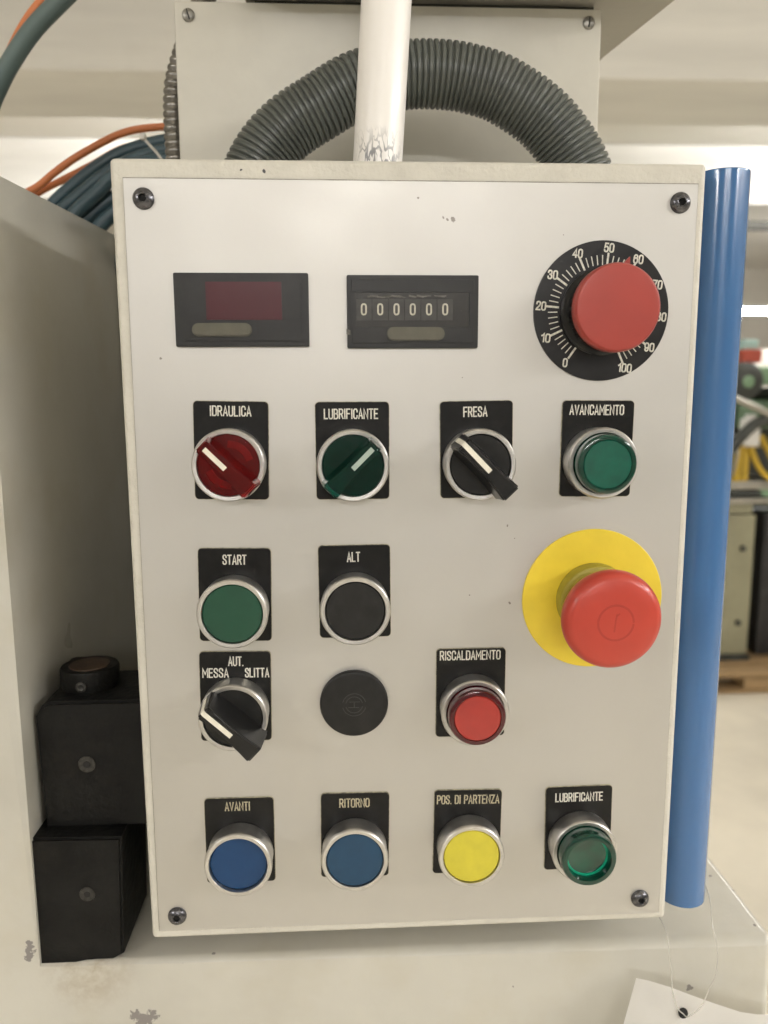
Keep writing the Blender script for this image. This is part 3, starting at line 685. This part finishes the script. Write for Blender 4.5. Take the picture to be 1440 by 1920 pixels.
def handle_bm(H, base=9.6, SEC=SEC):
    bm = bmesh.new(); rows = []
    for ub, ut, wb, wt in SEC:
        um = (ub + ut) / 2; wm = wt + (wb - wt) * .28; hm = base + (H - base) * .5
        rows.append([bm.verts.new((v, -h, u)) for u, v, h in ((ub, -wb, base), (um, -wm, hm), (ut, -wt, H), (ut, wt, H), (um, wm, hm), (ub, wb, base))])
    for a, b in zip(rows, rows[1:]):
        for k in range(6): bm.faces.new((a[k], a[(k + 1) % 6], b[(k + 1) % 6], b[k]))
    bm.faces.new(rows[0]); bm.faces.new(rows[-1])
    bmesh.ops.recalc_face_normals(bm, faces=bm.faces)
    es = [e for e in bm.edges if (abs(e.verts[0].co.y + H) < .01 and abs(e.verts[1].co.y + H) < .01 and abs(e.verts[0].co.x - e.verts[1].co.x) < 3) or (e.verts[0].co.z > 13 and e.verts[1].co.z > 13) or (e.verts[0].co.z < -14 and e.verts[1].co.z < -14)]
    bmesh.ops.bevel(bm, geom=es, offset=.7, segments=3, affect='EDGES')
    return bm
def selector(x, z, ang, mh_, md, lab, H=25, line=(-1.8, 12.6), black=True, lw=1.0):
    r = bezel('selector_switch', x, z, 10.6, lab)
    if black: LT('disc', [(12.25, 7), (12.25, 9.6), (11.9, 9.9), (6, 9.6), (0, 9.5)], md, r, seg=72)
    else:
        LT('disc', [(12.2, 5.0), (12.2, 6.2), (0, 6.2)], md, r, seg=72)
    th = math.radians(ang)       # pointing direction, clockwise from up
    hb_ = handle_bm(H, 9.7 if black else 10.0)
    if not black: bmesh.ops.scale(hb_, vec=(.9, 1, .93), verts=hb_.verts)
    h = bm_obj('handle', hb_, mh_, r, (0, 0, 0), True, rot=(0, th, 0))
    bm = bmesh.new()
    if black:      # white line runs along the ridge and folds down the pointing end
        u0, u1 = line
        pts = [(u0, H), (u1, H)]
        v = []
        for u, hh, du, dh in ((u0, H, 0, .12), (12.5, H, .05, .12), (13.15, H - .55, .22, .18), (13.45, H - 1.6, .22, 0), (14.3, 13.0, .16, 0)):
            v.append([bm.verts.new((s * lw, -(hh + dh), u + du)) for s in (-1, 1)] + [bm.verts.new((s * lw, -(hh - .6), u - (1.2 if u > 12 else 0))) for s in (1, -1)])
        for a, b in zip(v, v[1:]):
            for k in range(4): bm.faces.new((a[k], a[(k + 1) % 4], b[(k + 1) % 4], b[k]))
        bm.faces.new(v[0]); bm.faces.new(v[-1])
    else:
        box(bm, -lw, lw, -(H + .12), -(H - .4), line[0], line[1], bev=.15)
    bm_obj('pointer_line', bm, M['green_white'] if mh_ is M['green_sel'] else M['white_fill'], h)
    return r, h
# row 1
r, h = selector(-74.2, 56.0, -45, M['red_clear'], M['red_under'], 'red transparent selector switch under IDRAULICA, turned to the upper left', 21.5, (-.6, 10.4), False)
LT('lens', [(0, 9.0), (12.15, 9.0), (12.2, 9.9), (11.8, 10.2), (0, 10.2)], M['red_clear'], r, seg=72)
bm = bmesh.new()
for a0, a1, rr, wd in ((5, 70, 8.0, 1.5), (185, 245, 8.4, 1.6)):
    ribbon(bm, [(rr * math.sin(math.radians(a0 + (a1 - a0) * k / 10)), rr * math.cos(math.radians(a0 + (a1 - a0) * k / 10))) for k in range(11)], wd, -6.25, .3)
bm_obj('painted_glow', bm, M['red_glow'], r)  # crescents paint in the light caught inside the red knob
r, h = selector(-25.0, 55.4, 45, M['green_sel'], M['green_under'], 'dark green transparent selector switch under LUBRIFICANTE, turned to the upper right', 21.5, (-.4, 10.6), False)
LT('lens', [(0, 9.0), (12.15, 9.0), (12.2, 9.9), (11.8, 10.2), (0, 10.2)], M['green_sel'], r, seg=72)
selector(26.1, 55.3, -44, M['blackp'], M['blackm'], 'black selector switch under FRESA, turned to the upper left')
lamp_button(76.3, 55.4, M['green_lens'], M['green_disc'], 'green lamp button under AVANCAMENTO, with a flat green face')
# row 2
push(-74.7, -4.6, M['green_cap'], 'dark green push button under START')
push(-24.7, -4.3, M['blackm'], 'black push button under ALT')
# row 3
selector(-75.9, -49.2, -47, M['blackp'], M['blackm'], 'black selector switch under AUT. MESSA SLITTA, turned to MESSA')
bl = LT('blank_plug', [(14.6, 0), (14.7, 1.6), (14.3, 2.6), (13.2, 3.1), (0, 3.2)], M['blackm'], cp, L_(-25.5, PF, -47.9), 72)
bl['label'] = 'round black blanking plug right of the MESSA SLITTA selector'
bm = bmesh.new()
for rr in (5.0, 3.6):
    for a0 in (0, 180):
        ribbon(bm, [(rr * math.cos(math.radians(a0 + 15 + k * 15)), rr * math.sin(math.radians(a0 + 15 + k * 15))) for k in range(11)], .14, -3.19, .05)
ribbon(bm, [(-2, 1.3), (2.4, 1.3)], .14, -3.19, .05); ribbon(bm, [(-2.4, -1.2), (2, -1.2)], .14, -3.19, .05); ribbon(bm, [(0, -1.0), (0, 1.1)], .14, -3.19, .05)
bm_obj('moulded_mark', bm, M['mark'], bl)
lamp_button(25.6, -50.0, M['red_lens'], M['red_disc'], 'red lamp button under RISCALDAMENTO')
# row 4
push(-75.9, -115.6, M['blue_cap'], 'bright blue push button under AVANTI, sunk into its ring', h=8.9)
push(-26.0, -115.2, M['blue_cap2'], 'dull blue push button under RITORNO')
push(24.7, -115.3, M['yellow_cap'], 'yellow push button under POS. DI PARTENZA', dish=-.3)
lamp_button(74.8, -115.3, M['green_lens'], M['green_clear'], 'dark green lamp button with a bright inner ring under the bottom LUBRIFICANTE', rim=M['green_rim'], h=16.4, rd=9.5)

# ------------------------------------------------------------------ emergency stop
yd = LT('emergency_disc', [(30.3, 0), (30.3, .7), (30.0, .95), (0, .95)], M['yellow'], cp, L_(77.0, PF, -3.7), 96)
yd['label'] = 'round yellow backing disc of the emergency stop'
es_ = LT('emergency_stop', [(15.6, 0), (15.9, .8), (15.9, 5.5), (15.2, 6.6), (13.5, 7.2), (11.0, 7.4)], M['shaded_yellow'], cp, L_(76.9, PF - .95, -3.6), 80)
es_['label'] = 'emergency stop with a large red mushroom head'
LT('stem', [(11.5, 7), (11.0, 9), (10.5, 20)], M['shaded_yellow'], es_, seg=48)
LT('mushroom_head', [(10.4, 19.5), (13, 20.0), (16.5, 22.0), (18.9, 24.6), (19.75, 27.2), (19.9, 29.0), (19.5, 31.2), (18.3, 33.0), (16.4, 33.9), (12, 34.5), (6, 34.8), (0, 34.9)], M['estop'], es_, (-.3, 4.0, -1.5), seg=96)
bm = bmesh.new()
ribbon(bm, [(7.0 * math.cos(math.radians(k * 10 + 3)), 7.0 * math.sin(math.radians(k * 10 + 3))) for k in range(36)], .5, -34.70, .07)
ribbon(bm, [(-.5, -3.4), (-.2, .6), (.3, 3.2)], .4, -34.80, .10); ribbon(bm, [(.1, 2.6), (1.3, 3.6)], .3, -34.82, .12)
bm_obj('moulded_ring', bm, M['estop_line'], es_, (-.3, 4.0, -1.5))

# ================================================================== PAPER TAG AND STRING
tg = empty('paper_tag', (129, -3, -207), 'blank white card tag hanging below the lower right corner of the panel', 'tag')
bm = bmesh.new()
top = [(104.8, -186.9), (110, -187.3), (119.9, -190.2), (130, -194.3), (141.0, -198.9), (154.3, -204.4), (163, -206.8), (176, -208.4), (190, -211)]
nx, nz = len(top), 7
g = []
for j in range(nz + 1):
    row = []
    for i, (x, z) in enumerate(top):
        d = j * 9.0; x2 = x - d * .42; z2 = z - d * .95
        y = -1.0 - 3.5 * math.sin(i / (nx - 1) * math.pi) - 3.4 * j
        row.append(Vector((x2 - 129, y + 3, z2 + 207)))
    g.append(row)
hole = Vector((0, 0, 0))
# insert the punched hole by leaving out nothing: a dark eyelet ring is set on the card
vs = [[bm.verts.new(v) for v in row] for row in g]
for j in range(nz):
    for i in range(nx - 1): bm.faces.new((vs[j][i], vs[j][i + 1], vs[j + 1][i + 1], vs[j + 1][i]))
bmesh.ops.solidify(bm, geom=list(bm.faces), thickness=.35)
bm_obj('card', bm, M['paper'], tg, smooth=True)
bm = bmesh.new(); lathe(bm, [(2.3, .2), (2.2, .5), (0, .5)], 32); bm_obj('punched_hole', bm, M['hole'], tg, (124.9 - 129, -7.75 + 3, -200.3 + 207), True, rot=(math.radians(-21), 0, 0))
st = T('nylon_string', [(112, 40, -150), (118.6, 26, -163), (119.6, 6, -165.5), (119.3, 0, -168.5), (120, -1, -175), (120.6, -3, -182.5), (120.2, -6, -190), (121.8, -9, -196.5), (124.6, -8.6, -200), (126.5, -10, -200.2), (133.0, -8.5, -196.5), (139.2, -4, -190), (142.0, -3, -183.5), (142.8, -1, -173.5), (141.3, 2, -163.5), (143.9, 14, -154), (142, 34, -146)], .3, M['clear_nylon'], None, (129, -4, -180), 8, 10)
tag(st, 'thin clear nylon string looping from behind the blue pipe to the card tag', 'string')

# ================================================================== FAR WORKSHOP at the right
gm = empty('lathe_cabinet', (1850, 3700, -1290), 'grey-green machine cabinet with steel top standing on a wooden pallet', 'machine cabinet')
B('body', (-250, 205, -200, 300, 4, 740), M['mgrey'], gm, bev=12)
B('door', (-240, 120, -206, -200.4, 60, 640), M['mgrey'], gm, bev=3)
for z in (555, 165): B('door_knob', (128, 152, -222, -200, z, z + 26), M['mdark'], gm, bev=5)
B('base_plinth', (-255, 215, -208, 300, -38, 2), M['mdark'], gm, bev=4)
B('drip_tray', (-300, 262, -230, 330, 800, 826), M['steel'], gm, bev=5)
B('bed_block', (-280, 190, -190, 300, 742, 797), M['mgrey'], gm, bev=10)
B('slide', (-300, 330, -150, 250, 860, 905), M['steel'], gm, bev=8)
B('slide_rail', (-290, 240, -170, 200, 828, 858), M['mdark'], gm, bev=5)
pa = empty('wooden_pallet', (1950, 3700, FZ), 'wooden pallet on the workshop floor under the grey-green cabinet', 'pallet')
for k, (a, b) in enumerate(((-400, -285), (-260, -145), (-120, -5), (20, 135), (160, 275), (300, 415))):
    B('deck_board', (-500, 600, a, b, 78, 100), M['wood'], pa, bev=2)
for x in (-490, -10, 280):
    B('block', (x, x + 140, -400, -280, 22, 77), M['wood'], pa, bev=3)
    B('block', (x, x + 140, 280, 400, 22, 77), M['wood'], pa, bev=3)
for y in (-400, 280): B('bottom_board', (-500, 600, y, y + 120, 0, 21), M['wood'], pa, bev=2)
gl = empty('green_lathe', (2050, 3600, -385), 'green lathe head with a dark round motor above the steel slide', 'lathe')
B('headstock', (-40, 620, 0, 350, 480, 575), M['mgreen'], gl, bev=22)
B('apron', (-60, 420, 40, 350, 260, 410), M['mgreen'], gl, bev=25)
B('column', (-330, -80, 20, 300, 20, 560), M['mgreen'], gl, bev=30)
B('saddle', (60, 560, -60, 250, 418, 470), M['mdark'], gl, bev=8)
bm = bmesh.new(); lathe(bm, [(0, 30), (60, 30), (92, 10), (96, -120), (60, -140)], 28); bm_obj('motor', bm, M['mdark'], gl, (-95, -80, 500), True)
bm = bmesh.new(); lathe(bm, [(0, 6), (24, 4), (30, 0)], 20); bm_obj('motor_hub', bm, M['mgreen'], gl, (-90, -114, 498), True)
B('junction_box', (-95, 0, -60, 60, 590, 655), M['redp'], gl, bev=8)
B('junction_lid', (-90, -10, -40, 60, 656, 705), M['cyanp'], gl, bev=8)
B('vise', (90, 330, -160, 0, 330, 390), M['steel'], gl, bev=12)
T('feed_arm', [(-180, -150, 420), (-60, -150, 370), (60, -150, 320), (150, -150, 350)], 17, M['steel'], gl)
T('chute', [(-240, -140, 60), (-140, -140, 210), (-20, -140, 310), (120, -130, 260)], 27, M['mdark'], gl)
B('backplate', (-400, 500, 360, 380, -40, 470), M['mdark'], gl, bev=4)
hb = empty('coolant_bottle', (2020, 3560, -210), 'white plastic bottle standing among yellow parts on the far machine', 'bottle')
B('bottle_body', (-42, 42, -35, 35, 0, 142), M['paper'], hb, bev=14, seg=3)
B('bottle_cap', (-22, 22, -20, 20, 143, 160), M['paper'], hb, bev=4)
ys = empty('yellow_bracket', (2010, 3560, -385), 'yellow bracket with posts under the white bottle', 'bracket')
B('post', (-62, -28, -20, 20, 0, 172), M['yellowp'], ys, bev=3); B('post', (-20, 14, -10, 30, 0, 172), M['yellowp'], ys, bev=3)
T('brace', [(10, -20, 170), (60, -20, 70), (120, -20, 10)], 15, M['yellowp'], ys, seg=10)
T('brace', [(60, -20, 230), (110, -20, 140), (160, -20, 60)], 15, M['yellowp'], ys, seg=10)
B('top_plate', (-70, 150, -30, 40, 172.5, 175), M['yellowp'], ys)
bh = T('bent_handle', [(1850, 3500, -120), (1885, 3500, -125), (1912, 3500, -160), (1935, 3500, -225), (1945, 3560, -360)], 9, M['steel'], None, (1912, 3500, -160), 10)
tag(bh, 'thin bent metal handle beside the blue pipe on the far machine', 'handle')
bb = empty('black_bin', (2360, 3760, FZ), 'black bin with a pale sloping lid strip right of the cabinet', 'bin')
B('bin_body', (-230, 300, -200, 300, 100, 860), M['black'], bb, bev=20)
B('bin_foot', (-230, 300, -180, 280, 0, 98), M['mgrey'], bb, bev=10)
B('lid_strip', (-240, 300, -235, -205, 440, 475), M['paper'], bb, bev=5, rot=(0, math.radians(14), 0))
gg = empty('green_stand', (2480, 4500, FZ), 'dark green machine stand behind the black bin', 'machine stand')
B('stand_body', (-300, 500, 0, 500, 0, 1150), M['mgreen'], gg, bev=30)
B('stand_cover', (-320, 520, -20, 520, 1152, 1230), M['mdark'], gg, bev=10)
# blue-clad dark shape and pale cabinet far behind
M['pale'] = mat('pale_grey_cabinet_paint', (.40, .375, .33), .6, var=.05, vscale=2)
pc = empty('pale_cabinet', (3500, 6900, FZ), 'tall pale cabinet against the far wall below the glaring lamp', 'cabinet')
B('cabinet_body', (-550, 900, 0, 500, 0, 1850), M['pale'], pc, bev=15)
B('cabinet_door', (-530, 150, -12, -1, 60, 1800), M['pale'], pc, bev=4); B('cabinet_door', (165, 880, -12, -1, 60, 1800), M['pale'], pc, bev=4)
tr = B('cable_tray', (2200, 5200, -20, 60, -22, 22), M['gap'], None, (0, 4480, 1045), bev=4)
tag(tr, 'dark cable tray running under the second ceiling beam', 'cable tray')
